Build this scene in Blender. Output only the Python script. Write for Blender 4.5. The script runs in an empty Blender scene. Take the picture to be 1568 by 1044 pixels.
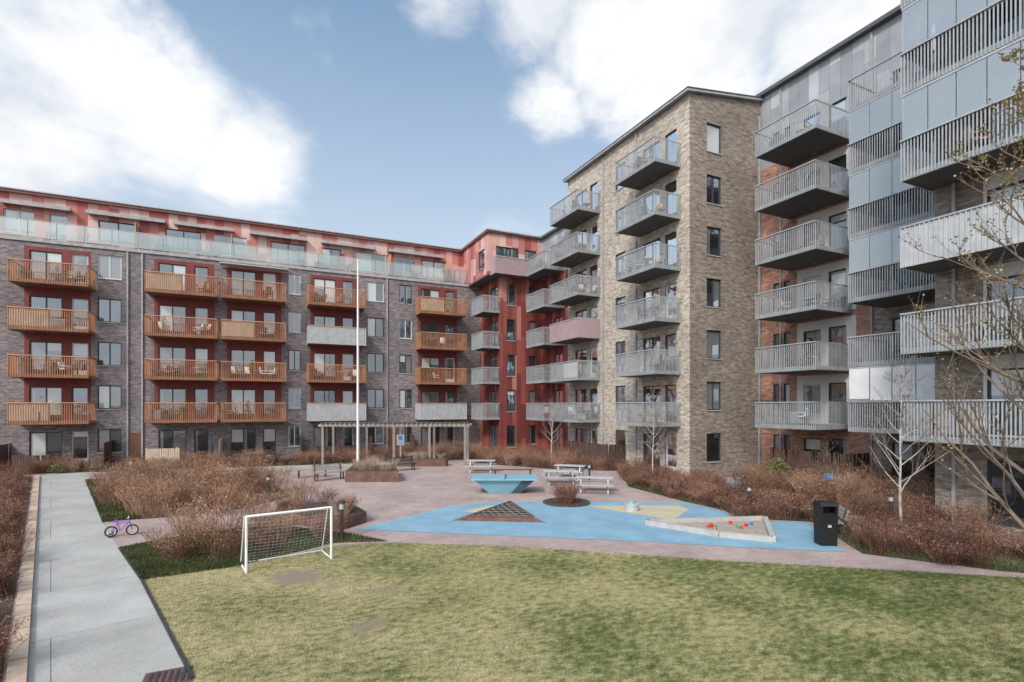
import bpy, math, random
import numpy as np
from mathutils import Vector, Matrix
R=random.Random(11)
scene=bpy.context.scene
COL=bpy.context.collection
# ---------------------------------------------------------------- materials
def newmat(name):
    m=bpy.data.materials.new(name); m.use_nodes=True
    nt=m.node_tree; b=nt.nodes["Principled BSDF"]
    return m,nt,b
def N(nt,t,**k):
    n=nt.nodes.new(t)
    for a,v in k.items():
        try: setattr(n,a,v)
        except Exception: pass
    return n
def L(nt,a,b): nt.links.new(a,b)
def ramp(nt,stops,interp='LINEAR'):
    r=N(nt,"ShaderNodeValToRGB"); r.color_ramp.interpolation=interp
    e=r.color_ramp.elements
    while len(e)<len(stops): e.new(0.5)
    for i,(p,c) in enumerate(stops):
        e[i].position=p; e[i].color=(*c,1) if len(c)==3 else c
    return r
def noise(nt,vec,scale,detail=4,rough=.55):
    n=N(nt,"ShaderNodeTexNoise"); n.inputs["Scale"].default_value=scale
    n.inputs["Detail"].default_value=detail; n.inputs["Roughness"].default_value=rough
    if vec is not None: L(nt,vec,n.inputs["Vector"])
    return n
def mul(nt,a,b,fac=1.0,mode='MULTIPLY'):
    m=N(nt,"ShaderNodeMix"); m.data_type='RGBA'; m.blend_type=mode
    m.inputs[0].default_value=fac
    L(nt,a,m.inputs[6]); L(nt,b,m.inputs[7]); return m.outputs[2]
def simple(name,col,rough=.7,metal=0,var=.18,scale=3.0,bump=0.0,spec=.4):
    m,nt,b=newmat(name)
    g=N(nt,"ShaderNodeNewGeometry")
    n=noise(nt,g.outputs["Position"],scale,3)
    lo=tuple(c*(1-var) for c in col); hi=tuple(min(1,c*(1+var)) for c in col)
    r=ramp(nt,[(.3,lo),(.7,hi)]); L(nt,n.outputs[0],r.inputs[0]); L(nt,r.outputs[0],b.inputs["Base Color"])
    b.inputs["Roughness"].default_value=rough; b.inputs["Metallic"].default_value=metal
    b.inputs["Specular IOR Level"].default_value=spec
    if bump:
        n2=noise(nt,g.outputs["Position"],scale*8,3); bp=N(nt,"ShaderNodeBump"); bp.inputs["Strength"].default_value=bump
        bp.inputs["Distance"].default_value=.02; L(nt,n2.outputs[0],bp.inputs["Height"]); L(nt,bp.outputs[0],b.inputs["Normal"])
    return m
def wall_uv(nt):
    g=N(nt,"ShaderNodeNewGeometry"); s=N(nt,"ShaderNodeSeparateXYZ"); L(nt,g.outputs["Position"],s.inputs[0])
    a=N(nt,"ShaderNodeMath",operation='ADD'); L(nt,s.outputs[0],a.inputs[0]); L(nt,s.outputs[1],a.inputs[1])
    c=N(nt,"ShaderNodeCombineXYZ"); L(nt,a.outputs[0],c.inputs[0]); L(nt,s.outputs[2],c.inputs[1])
    return g,a.outputs[0],s.outputs[2],c.outputs[0]
def brick(name,c1,c2,mortar,stain=.25):
    m,nt,b=newmat(name); g,u,v,vec=wall_uv(nt)
    t=N(nt,"ShaderNodeTexBrick"); L(nt,vec,t.inputs["Vector"])
    t.inputs["Scale"].default_value=1; t.inputs["Brick Width"].default_value=.26; t.inputs["Row Height"].default_value=.085
    t.inputs["Mortar Size"].default_value=.011; t.inputs["Bias"].default_value=-.1
    t.inputs["Color1"].default_value=(*c1,1); t.inputs["Color2"].default_value=(*c2,1); t.inputs["Mortar"].default_value=(*mortar,1)
    mp=N(nt,"ShaderNodeMapping"); mp.inputs["Scale"].default_value=(2.2,6.5,1); L(nt,vec,mp.inputs[0])
    n1=noise(nt,mp.outputs[0],1.0,3,.7); r1=ramp(nt,[(.3,(.5,.5,.52)),(.5,(1,1,1)),(.72,(1.5,1.45,1.37))]); L(nt,n1.outputs[0],r1.inputs[0])
    o=mul(nt,t.outputs[0],r1.outputs[0])
    n2=noise(nt,g.outputs["Position"],.35,5,.6); r2=ramp(nt,[(.3,(1-stain,)*3),(.7,(1+stain*.4,)*3)]); L(nt,n2.outputs[0],r2.inputs[0])
    o=mul(nt,o,r2.outputs[0]); L(nt,o,b.inputs["Base Color"]); b.inputs["Roughness"].default_value=.9
    b.inputs["Specular IOR Level"].default_value=.2
    bp=N(nt,"ShaderNodeBump"); bp.inputs["Strength"].default_value=.4; bp.inputs["Distance"].default_value=.01; bp.invert=True
    L(nt,t.outputs[1],bp.inputs["Height"]); L(nt,bp.outputs[0],b.inputs["Normal"])
    return m
def patch(name,stops,wu,wv,rough=.6,seam=.5):
    m,nt,b=newmat(name); g,u,v,vec=wall_uv(nt)
    def Mt(op,a,b_=None):
        n=N(nt,"ShaderNodeMath",operation=op)
        for i,x in enumerate((a,b_)):
            if x is None: continue
            if isinstance(x,(int,float)): n.inputs[i].default_value=x
            else: L(nt,x,n.inputs[i])
        return n.outputs[0]
    cu=Mt('FLOOR',Mt('DIVIDE',u,wu)); off=Mt('MULTIPLY',Mt('SINE',Mt('MULTIPLY',cu,2.4)),.5)
    vv=Mt('ADD',Mt('DIVIDE',v,wv),off)
    cv=Mt('FLOOR',vv)
    c=N(nt,"ShaderNodeCombineXYZ"); L(nt,cu,c.inputs[0]); L(nt,cv,c.inputs[1])
    w=N(nt,"ShaderNodeTexWhiteNoise"); w.noise_dimensions='2D'; L(nt,c.outputs[0],w.inputs[0])
    r=ramp(nt,stops,'CONSTANT'); L(nt,w.outputs[0],r.inputs[0])
    fu=Mt('FRACT',Mt('DIVIDE',u,wu)); fv=Mt('FRACT',vv)
    s=Mt('MULTIPLY',Mt('GREATER_THAN',fu,.03),Mt('GREATER_THAN',fv,.012))
    s=Mt('ADD',Mt('MULTIPLY',s,1-seam),seam)
    cc=N(nt,"ShaderNodeCombineColor"); [L(nt,s,cc.inputs[i]) for i in range(3)]
    n2=noise(nt,g.outputs["Position"],.8,5); r2=ramp(nt,[(.3,(.85,)*3),(.7,(1.08,)*3)]); L(nt,n2.outputs[0],r2.inputs[0])
    o=mul(nt,mul(nt,r.outputs[0],cc.outputs[0]),r2.outputs[0])
    L(nt,o,b.inputs["Base Color"]); b.inputs["Roughness"].default_value=rough
    return m
def glassmat(name,col,gl=.22,rough=.03):
    m,nt,b=newmat(name)
    b.inputs["Base Color"].default_value=(*col,1); b.inputs["Roughness"].default_value=.25
    g=N(nt,"ShaderNodeBsdfGlossy"); g.inputs["Roughness"].default_value=rough; g.inputs["Color"].default_value=(.85,.93,1,1)
    ge=N(nt,"ShaderNodeNewGeometry"); nn=noise(nt,ge.outputs["Position"],.9,2); bp=N(nt,"ShaderNodeBump"); bp.inputs["Strength"].default_value=.25; bp.inputs["Distance"].default_value=.05
    L(nt,nn.outputs[0],bp.inputs["Height"]); L(nt,bp.outputs[0],g.inputs["Normal"])
    lw=N(nt,"ShaderNodeFresnel"); lw.inputs[0].default_value=1.5
    a=N(nt,"ShaderNodeMath",operation='ADD'); a.use_clamp=True; L(nt,lw.outputs[0],a.inputs[0]); a.inputs[1].default_value=gl
    mx=N(nt,"ShaderNodeMixShader"); L(nt,a.outputs[0],mx.inputs[0]); L(nt,b.outputs[0],mx.inputs[1]); L(nt,g.outputs[0],mx.inputs[2])
    L(nt,mx.outputs[0],nt.nodes["Material Output"].inputs[0]); return m
def railglass(name,tint,opac,refl=.12):
    m,nt,b=newmat(name)
    b.inputs["Base Color"].default_value=(*tint,1); b.inputs["Roughness"].default_value=.15
    g=N(nt,"ShaderNodeBsdfGlossy"); g.inputs["Roughness"].default_value=.03
    t=N(nt,"ShaderNodeBsdfTransparent"); t.inputs[0].default_value=(.90,.95,.94,1)
    m1=N(nt,"ShaderNodeMixShader"); m1.inputs[0].default_value=opac; L(nt,t.outputs[0],m1.inputs[1]); L(nt,b.outputs[0],m1.inputs[2])
    lw=N(nt,"ShaderNodeFresnel"); lw.inputs[0].default_value=1.5
    a=N(nt,"ShaderNodeMath",operation='ADD'); L(nt,lw.outputs[0],a.inputs[0]); a.inputs[1].default_value=refl
    m2=N(nt,"ShaderNodeMixShader"); L(nt,a.outputs[0],m2.inputs[0]); L(nt,m1.outputs[0],m2.inputs[1]); L(nt,g.outputs[0],m2.inputs[2])
    L(nt,m2.outputs[0],nt.nodes["Material Output"].inputs[0]); return m
M={}
M['purple']=brick("purple_grey_brick",(.135,.108,.116),(.225,.187,.197),(.28,.258,.263))
M['tan']=brick("tan_brick",(.20,.158,.125),(.32,.262,.21),(.27,.245,.225),.3)
M['cream']=brick("cream_brick",(.36,.305,.24),(.52,.45,.37),(.43,.40,.36))
M['orange']=brick("orange_brick",(.33,.135,.085),(.45,.21,.13),(.35,.29,.26))
M['white']=simple("white_render",(.55,.54,.53),.8,var=.06)
M['redpatch']=patch("red_panels",[(0,(.19,.040,.034)),(.4,(.25,.065,.05)),(.62,(.38,.16,.13)),(.82,(.14,.03,.028))],.42,2.9)
M['pinkpatch']=patch("pink_red_panels",[(0,(.46,.16,.14)),(.35,(.53,.29,.26)),(.62,(.34,.08,.07)),(.8,(.58,.40,.36))],.6,1.5)
M['greyclad']=patch("grey_cladding",[(0,(.30,.31,.325)),(.35,(.36,.37,.385)),(.7,(.43,.44,.455)),(.88,(.27,.28,.295))],.6,2.4,.45)
M['redwall']=simple("dark_red_panel",(.165,.034,.029),.7,var=.15)
M['roof']=simple("roof_metal",(.20,.20,.21),.5)
M['roofedge']=simple("roof_edge",(.09,.09,.095),.5)
M['redeave']=simple("red_brown_eave",(.22,.105,.095),.6)
M['metal']=simple("galvanised_rail",(.36,.375,.385),.45,.15,var=.12)
M['metal2']=simple("light_grey_panel",(.40,.41,.42),.5,.0,var=.12)
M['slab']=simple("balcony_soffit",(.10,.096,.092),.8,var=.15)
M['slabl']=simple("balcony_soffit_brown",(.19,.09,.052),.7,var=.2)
M['fasc']=simple("balcony_fascia",(.22,.23,.23),.5)
M['orail']=simple("copper_brown_rail",(.38,.175,.085),.55,var=.3,scale=2)
M['owood']=simple("oiled_wood_rail",(.48,.26,.14),.6,var=.2,scale=8)
M['fabric']=simple("beige_fabric",(.46,.37,.29),.9,var=.1)
M['fabricw']=simple("light_fabric",(.66,.65,.64),.9,var=.08)
M['pinkrail']=simple("pink_panel",(.35,.255,.265),.7,var=.08)
M['glass']=glassmat("window_glass",(.016,.02,.024),.17)
M['glassb']=glassmat("window_glass_blind",(.44,.45,.44),.10)
M['glassc']=glassmat("window_glass_curtain",(.15,.15,.145),.12)
M['glassd']=glassmat("window_glass_dark",(.012,.014,.016),.04)
M['frame']=simple("window_frame_dark",(.04,.04,.043),.5)
M['framew']=simple("window_frame_white",(.52,.52,.52),.5,var=.05)
M['doorw']=simple("brown_wood_door",(.13,.055,.035),.6,var=.2)
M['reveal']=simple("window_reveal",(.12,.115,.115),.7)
M['railglass']=railglass("balcony_glass",(.56,.66,.64),.22)
M['glazing']=railglass("balcony_glazing",(.80,.84,.86),.26,.16)
M['pipe']=simple("downpipe_metal",(.30,.30,.31),.5)
M['wood']=simple("grey_weathered_wood",(.27,.245,.22),.85,var=.2,scale=5)
M['net']=simple("nylon_net",(.55,.55,.54),.8,var=.1)
M['dwood']=simple("dark_brown_wood",(.085,.048,.038),.8,var=.25,scale=4)
M['lwood']=simple("pale_wood",(.50,.38,.29),.8,var=.18,scale=4)
M['corten']=simple("corten_steel",(.13,.07,.055),.8,var=.35,scale=3)
M['black']=simple("black_plastic",(.012,.012,.013),.45)
M['dark']=simple("dark_metal",(.04,.04,.042),.5)
M['whitep']=simple("white_paint",(.74,.74,.73),.4,var=.04)
M['blue']=simple("blue_concrete",(.19,.38,.46),.6,var=.08)
M['blueshade']=simple("blue_concrete_shaded",(.05,.10,.14),.7,var=.1)  # same concrete, shade painted in as a darker blue
M['sand']=simple("sand",(.34,.29,.25),.95,bump=.6,scale=5)
M['conc']=simple("concrete_kerb",(.40,.38,.36),.85,var=.15,bump=.2)
M['soil']=simple("mulch_soil",(.075,.050,.038),.95,var=.5,scale=6,bump=.8)
M['purplep']=simple("purple_paint",(.25,.12,.45),.4)
M['rubber']=simple("tyre_rubber",(.02,.02,.02),.8)
M['red']=simple("red_plastic",(.6,.05,.03),.4)
M['yellowp']=simple("yellow_plastic",(.6,.4,.08),.4)
M['greenp']=simple("green_plastic",(.05,.35,.12),.4)
M['rattan']=simple("rattan",(.07,.055,.05),.7,var=.3,scale=20)
M['cloth']=simple("grey_cushion",(.22,.22,.24),.9,var=.5,scale=1.1)
M['bluep']=simple("blue_sign",(.03,.2,.5),.4)
M['bark']=simple("birch_bark",(.36,.33,.30),.8,var=.35,scale=9)
M['bark2']=simple("brown_bark",(.16,.12,.092),.85,var=.3,scale=9)
M['bud']=simple("leaf_buds",(.36,.27,.12),.7,var=.3,scale=9)
def foliage(name,stops,scale=14):
    m,nt,b=newmat(name); g=N(nt,"ShaderNodeNewGeometry")
    n=noise(nt,g.outputs["Position"],scale,2); n2=noise(nt,g.outputs["Position"],.9,2)
    a=N(nt,"ShaderNodeMath",operation='ADD'); L(nt,n.outputs[0],a.inputs[0]); L(nt,n2.outputs[0],a.inputs[1])
    s=N(nt,"ShaderNodeMath",operation='MULTIPLY'); L(nt,a.outputs[0],s.inputs[0]); s.inputs[1].default_value=.5
    r=ramp(nt,stops); L(nt,s.outputs[0],r.inputs[0]); L(nt,r.outputs[0],b.inputs["Base Color"])
    b.inputs["Roughness"].default_value=.85; b.inputs["Specular IOR Level"].default_value=.15
    return m
M['twig']=foliage("dry_twigs",[(.38,(.12,.062,.040)),(.5,(.27,.15,.098)),(.62,(.44,.285,.195))])
M['twigd']=foliage("dark_twigs",[(.38,(.065,.032,.025)),(.5,(.16,.08,.057)),(.62,(.29,.16,.115))])
M['head']=foliage("dry_flower_heads",[(.38,(.18,.095,.06)),(.5,(.35,.205,.135)),(.62,(.52,.36,.25))])
M['gcover']=foliage("ground_cover_leaves",[(.35,(.03,.045,.015)),(.5,(.065,.08,.03)),(.65,(.13,.13,.06))])
M['gbush']=foliage("green_bush_leaves",[(.35,(.07,.09,.025)),(.5,(.16,.18,.06)),(.65,(.27,.28,.11))])
M['straw']=foliage("dry_grass",[(.35,(.24,.17,.11)),(.5,(.40,.31,.22)),(.65,(.52,.43,.32))])
def lawnmat(name,k=1.0):
    m,nt,b=newmat(name); g=N(nt,"ShaderNodeNewGeometry"); P=g.outputs["Position"]
    mp=N(nt,"ShaderNodeMapping"); mp.inputs["Rotation"].default_value=(0,0,.5); mp.inputs["Scale"].default_value=(1,1.7,1); L(nt,P,mp.inputs[0])
    n1=noise(nt,mp.outputs[0],4.2,6,.72)
    n0=noise(nt,P,.45,3,.5)
    a=N(nt,"ShaderNodeMath",operation='MULTIPLY_ADD'); L(nt,n0.outputs[0],a.inputs[0]); a.inputs[1].default_value=.5
    L(nt,n1.outputs[0],a.inputs[2])
    s=N(nt,"ShaderNodeSeparateXYZ"); L(nt,P,s.inputs[0])
    gx=N(nt,"ShaderNodeMath",operation='MULTIPLY_ADD'); L(nt,s.outputs[0],gx.inputs[0]); gx.inputs[1].default_value=-.010; L(nt,a.outputs[0],gx.inputs[2])
    r=ramp(nt,[(.50,(.075*k,.098*k,.034*k)),(.61,(.15*k,.165*k,.065*k)),(.72,(.29*k,.265*k,.13*k)),(.88,(.42*k,.36*k,.21*k))])
    L(nt,gx.outputs[0],r.inputs[0])
    n3=noise(nt,P,30,3,.7); r3=ramp(nt,[(.3,(.6,)*3),(.7,(1.3,)*3)]); L(nt,n3.outputs[0],r3.inputs[0])
    o=mul(nt,r.outputs[0],r3.outputs[0])
    for (px,py,rad,nn) in ((.75,14.0,.75,.9),(1.8,10.3,.6,.9),(2.6,12.2,.5,.9),(1.5,13.0,.4,.9)):
        d=N(nt,"ShaderNodeVectorMath",operation='DISTANCE'); L(nt,P,d.inputs[0]); d.inputs[1].default_value=(px,py,0)
        n4=noise(nt,P,2.5,5); q=N(nt,"ShaderNodeMath",operation='MULTIPLY_ADD'); L(nt,n4.outputs[0],q.inputs[0]); q.inputs[1].default_value=nn; L(nt,d.outputs['Value'],q.inputs[2])
        mr=N(nt,"ShaderNodeMapRange"); mr.inputs['From Min'].default_value=rad+nn*.5; mr.inputs['From Max'].default_value=rad-.35+nn*.5
        mr.inputs['To Min'].default_value=0; mr.inputs['To Max'].default_value=.95 if rad>.7 else .5; L(nt,q.outputs[0],mr.inputs[0])
        mm=N(nt,"ShaderNodeMix"); mm.data_type='RGBA'; L(nt,mr.outputs[0],mm.inputs[0]); L(nt,o,mm.inputs[6]); mm.inputs[7].default_value=(.24*k,.185*k,.15*k,1); o=mm.outputs[2]
    L(nt,o,b.inputs["Base Color"]); b.inputs["Roughness"].default_value=.95; b.inputs["Specular IOR Level"].default_value=.1
    bp=N(nt,"ShaderNodeBump"); bp.inputs["Strength"].default_value=.6; bp.inputs["Distance"].default_value=.03; L(nt,n3.outputs[0],bp.inputs["Height"]); L(nt,bp.outputs[0],b.inputs["Normal"])
    return m
M['lawn']=lawnmat("lawn_turf"); M['blade']=lawnmat("grass_blades",1.2)
def paving(name,c1,c2,w,h,mort,rot=0.0,speck=.2):
    m,nt,b=newmat(name); g=N(nt,"ShaderNodeNewGeometry"); P=g.outputs["Position"]
    mp=N(nt,"ShaderNodeMapping"); mp.inputs["Rotation"].default_value=(0,0,rot); L(nt,P,mp.inputs[0])
    t=N(nt,"ShaderNodeTexBrick"); L(nt,mp.outputs[0],t.inputs["Vector"]); t.inputs["Scale"].default_value=1
    t.inputs["Brick Width"].default_value=w; t.inputs["Row Height"].default_value=h; t.inputs["Mortar Size"].default_value=.008
    t.inputs["Color1"].default_value=(*c1,1); t.inputs["Color2"].default_value=(*c2,1); t.inputs["Mortar"].default_value=(*mort,1)
    n2=noise(nt,P,.6,6,.65); r2=ramp(nt,[(.3,(1-speck,)*3),(.7,(1+speck*.5,)*3)]); L(nt,n2.outputs[0],r2.inputs[0])
    n3=noise(nt,P,25,3,.7); r3=ramp(nt,[(.3,(.82,)*3),(.7,(1.15,)*3)]); L(nt,n3.outputs[0],r3.inputs[0])
    o=mul(nt,mul(nt,t.outputs[0],r2.outputs[0]),r3.outputs[0])
    L(nt,o,b.inputs["Base Color"]); b.inputs["Roughness"].default_value=.9; b.inputs["Specular IOR Level"].default_value=.25
    return m
M['pave']=paving("pink_gravel_paving",(.36,.275,.255),(.43,.335,.31),.22,.11,(.31,.25,.24),.3,.26)
M['path']=paving("concrete_path",(.38,.375,.355),(.41,.405,.385),60,3.2,(.15,.15,.15),-.28,.22)
M['pathd']=paving("grey_walk",(.27,.27,.27),(.30,.30,.30),.6,.6,(.2,.2,.2),.3)
M['rubberblue']=simple("blue_rubber_surface",(.195,.335,.43),.9,var=.13,scale=.9,bump=.3)
M['rubberyel']=simple("yellow_rubber_surface",(.46,.41,.28),.9,var=.10,scale=1.2,bump=.25)
M['ground']=simple("ground_earth",(.16,.15,.10),.95,var=.3,scale=.5)
# ---------------------------------------------------------------- mesh builder
class MB:
    def __init__(s): s.v=[]; s.f=[]; s.m=[]; s.mats=[]
    def mi(s,k):
        if k not in s.mats: s.mats.append(k)
        return s.mats.index(k)
    def poly(s,pts,k):
        i=len(s.v); s.v+= [tuple(p) for p in pts]; s.f.append(tuple(range(i,i+len(pts)))); s.m.append(s.mi(k))
    def hexa(s,p,k):
        i=len(s.v); s.v+=[tuple(q) for q in p]; q=s.mi(k)
        for f in ((0,3,2,1),(4,5,6,7),(0,1,5,4),(1,2,6,5),(2,3,7,6),(3,0,4,7)):
            s.f.append(tuple(i+j for j in f)); s.m.append(q)
    def box(s,x0,x1,y0,y1,z0,z1,k):
        if x0>x1:x0,x1=x1,x0
        if y0>y1:y0,y1=y1,y0
        s.hexa([(x0,y0,z0),(x1,y0,z0),(x1,y1,z0),(x0,y1,z0),(x0,y0,z1),(x1,y0,z1),(x1,y1,z1),(x0,y1,z1)],k)
    def beam(s,a,b,w,h,k,up=(0,0,1)):
        a=Vector(a);b=Vector(b);d=(b-a).normalized(); u=Vector(up)
        if abs(d.dot(u))>.95: u=Vector((1,0,0))
        r=d.cross(u).normalized()*(w/2); t=r.cross(d).normalized()*(h/2)
        s.hexa([a-r-t,a+r-t,b+r-t,b-r-t,a-r+t,a+r+t,b+r+t,b-r+t],k)
    def tube(s,pts,rad,n,k,cap=True):
        base=len(s.v); q=s.mi(k)
        for i,p in enumerate(pts):
            p=Vector(p)
            d=(Vector(pts[min(i+1,len(pts)-1)])-Vector(pts[max(i-1,0)]))
            if d.length<1e-6: d=Vector((0,0,1))
            d.normalize(); u=Vector((0,0,1)) if abs(d.z)<.9 else Vector((1,0,0))
            r=d.cross(u).normalized(); t=d.cross(r)
            rr=rad[i] if isinstance(rad,(list,tuple)) else rad
            for j in range(n):
                a=2*math.pi*j/n; s.v.append(tuple(p+r*math.cos(a)*rr+t*math.sin(a)*rr))
        for i in range(len(pts)-1):
            for j in range(n):
                a=base+i*n+j; b=base+i*n+(j+1)%n
                s.f.append((a,b,b+n,a+n)); s.m.append(q)
        if cap and n>3:
            s.f.append(tuple(base+j for j in range(n))); s.m.append(q)
            e=base+(len(pts)-1)*n; s.f.append(tuple(e+j for j in range(n))); s.m.append(q)
    def ring(s,c,r,rr,axis,k,n=20,m=6):
        c=Vector(c);ax=Vector(axis).normalized(); u=Vector((0,0,1))
        if abs(ax.dot(u))>.9:u=Vector((1,0,0))
        a=ax.cross(u).normalized(); b=ax.cross(a)
        base=len(s.v);q=s.mi(k)
        for i in range(n):
            t=2*math.pi*i/n; d=a*math.cos(t)+b*math.sin(t)
            for j in range(m):
                w=2*math.pi*j/m; s.v.append(tuple(c+d*(r+rr*math.cos(w))+ax*rr*math.sin(w)))
        for i in range(n):
            for j in range(m):
                s.f.append((base+i*m+j,base+((i+1)%n)*m+j,base+((i+1)%n)*m+(j+1)%m,base+i*m+(j+1)%m)); s.m.append(q)
    def prism(s,pts,z0,z1,k,top=None):
        n=len(pts)
        s.poly([(x,y,z1) for x,y in pts],top or k)
        for i in range(n):
            a=pts[i];b=pts[(i+1)%n]; s.poly([(a[0],a[1],z0),(b[0],b[1],z0),(b[0],b[1],z1),(a[0],a[1],z1)],k)
    def mesh(s,name):
        me=bpy.data.meshes.new(name); me.from_pydata(s.v,[],s.f)
        for k in s.mats: me.materials.append(M[k])
        me.polygons.foreach_set("material_index",s.m); me.update(); return me
    def build(s,name,parent=None,loc=(0,0,0),rot=0):
        o=bpy.data.objects.new(name,s.mesh(name)); COL.objects.link(o); o.location=loc; o.rotation_euler=(0,0,rot)
        if parent: o.parent=parent
        return o
def empty(name,loc=(0,0,0)):
    e=bpy.data.objects.new(name,None); COL.objects.link(e); e.location=loc; e.empty_display_size=.5; return e
def inst(name,me,loc,rot=0,sc=1,parent=None):
    o=bpy.data.objects.new(name,me); COL.objects.link(o); o.location=loc; o.rotation_euler=(0,0,rot)
    o.scale=(sc,sc,sc) if not isinstance(sc,tuple) else sc
    if parent: o.parent=parent
    return o
def inpoly(x,y,P):
    c=False;n=len(P)
    for i in range(n):
        x1,y1=P[i];x2,y2=P[(i+1)%n]
        if (y1>y)!=(y2>y) and x<(x2-x1)*(y-y1)/(y2-y1)+x1: c=not c
    return c
def np_in(xs,ys,P):
    c=np.zeros(len(xs),bool);n=len(P)
    for i in range(n):
        x1,y1=P[i];x2,y2=P[(i+1)%n]
        if y1==y2: continue
        c^=((y1>ys)!=(y2>ys))&(xs<(x2-x1)*(ys-y1)/(y2-y1)+x1)
    return c
# ---------------------------------------------------------------- facade helpers
S=3.0
def zf(k): return 3.05+S*(k-1)
class F:  # facade frame: u along wall, w outward, v up
    def __init__(s,axis,c): s.a=axis; s.c=c
    def P(s,u,w,v): return (u,s.c-w,v) if s.a=='x' else (s.c-w,u,v)
    def box(s,mb,u0,u1,w0,w1,v0,v1,k):
        a=s.P(u0,w0,v0); b=s.P(u1,w1,v1); mb.box(a[0],b[0],a[1],b[1],v0,v1,k)
    def quad(s,mb,u0,u1,v0,v1,w,k):
        mb.poly([s.P(u0,w,v0),s.P(u1,w,v0),s.P(u1,w,v1),s.P(u0,w,v1)],k)
def wall(mb,f,u0,u1,v0,v1,ops,mat,regs=()):
    us={u0,u1};vs={v0,v1}
    for o in list(ops)+list(regs):
        us.update((min(max(o[0],u0),u1),min(max(o[1],u0),u1))); vs.update((min(max(o[2],v0),v1),min(max(o[3],v0),v1)))
    us=sorted(us);vs=sorted(vs)
    for i in range(len(us)-1):
        for j in range(len(vs)-1):
            if us[i+1]-us[i]<1e-5 or vs[j+1]-vs[j]<1e-5: continue
            cu=(us[i]+us[i+1])/2;cv=(vs[j]+vs[j+1])/2
            if any(o[0]<cu<o[1] and o[2]<cv<o[3] for o in ops): continue
            k=mat
            for r in regs:
                if r[0]<cu<r[1] and r[2]<cv<r[3]: k=r[4]
            f.quad(mb,us[i],us[i+1],vs[j],vs[j+1],0,k)
    for o in ops: opening(mb,f,*o)
def opening(mb,f,a,b,c,d,n=1,door=False,fr='frame',bl=.3):
    D=-.16; dk='glassd' if c<2.0 else 'glass'
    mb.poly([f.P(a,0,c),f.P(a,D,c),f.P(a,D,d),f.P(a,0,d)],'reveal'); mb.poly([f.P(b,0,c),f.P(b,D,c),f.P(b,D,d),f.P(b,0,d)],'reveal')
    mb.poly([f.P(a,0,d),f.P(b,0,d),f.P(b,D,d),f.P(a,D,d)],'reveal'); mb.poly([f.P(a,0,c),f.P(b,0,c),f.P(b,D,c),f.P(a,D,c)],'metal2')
    e=.003; w=.065; x0,x1=-.13,-.07
    f.box(mb,a+e,a+w,x0,x1,c+e,d-e,fr); f.box(mb,b-w,b-e,x0,x1,c+e,d-e,fr)
    f.box(mb,a+w,b-w,x0,x1,d-w,d-e,fr); f.box(mb,a+w,b-w,x0,x1,c+e,c+w,fr)
    ww=(b-a-w)/n
    for i in range(n):
        l=a+w/2+i*ww; r=l+ww
        if i: f.box(mb,l-.035,l+.035,x0,x1,c+w,d-w,fr)
        q=R.random(); g=dk
        if c<2.0: q=q*1.6
        if q<bl*.4: g='glassb'
        elif q<bl: g='glassc'
        if g==dk and R.random()<.4:
            s=l+ww*R.choice([.22,.3]); f.quad(mb,l,s,c+.01,d-.01,-.11,'glassc'); l=s
        elif g==dk and R.random()<.3:
            hh=d-(d-c)*R.uniform(.15,.5); f.quad(mb,l,r,hh,d-.01,-.11,'glassb'); f.quad(mb,l,r,c+.01,hh,-.11,dk); continue
        f.quad(mb,l,r,c+.01,d-.01,-.11,g)
    if door: f.box(mb,a+w,b-w,-.12,-.075,c+w,c+.35,fr)
    else: f.box(mb,a-.04,b+.04,.003,.05,c-.05,c-.005,'metal2')
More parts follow.
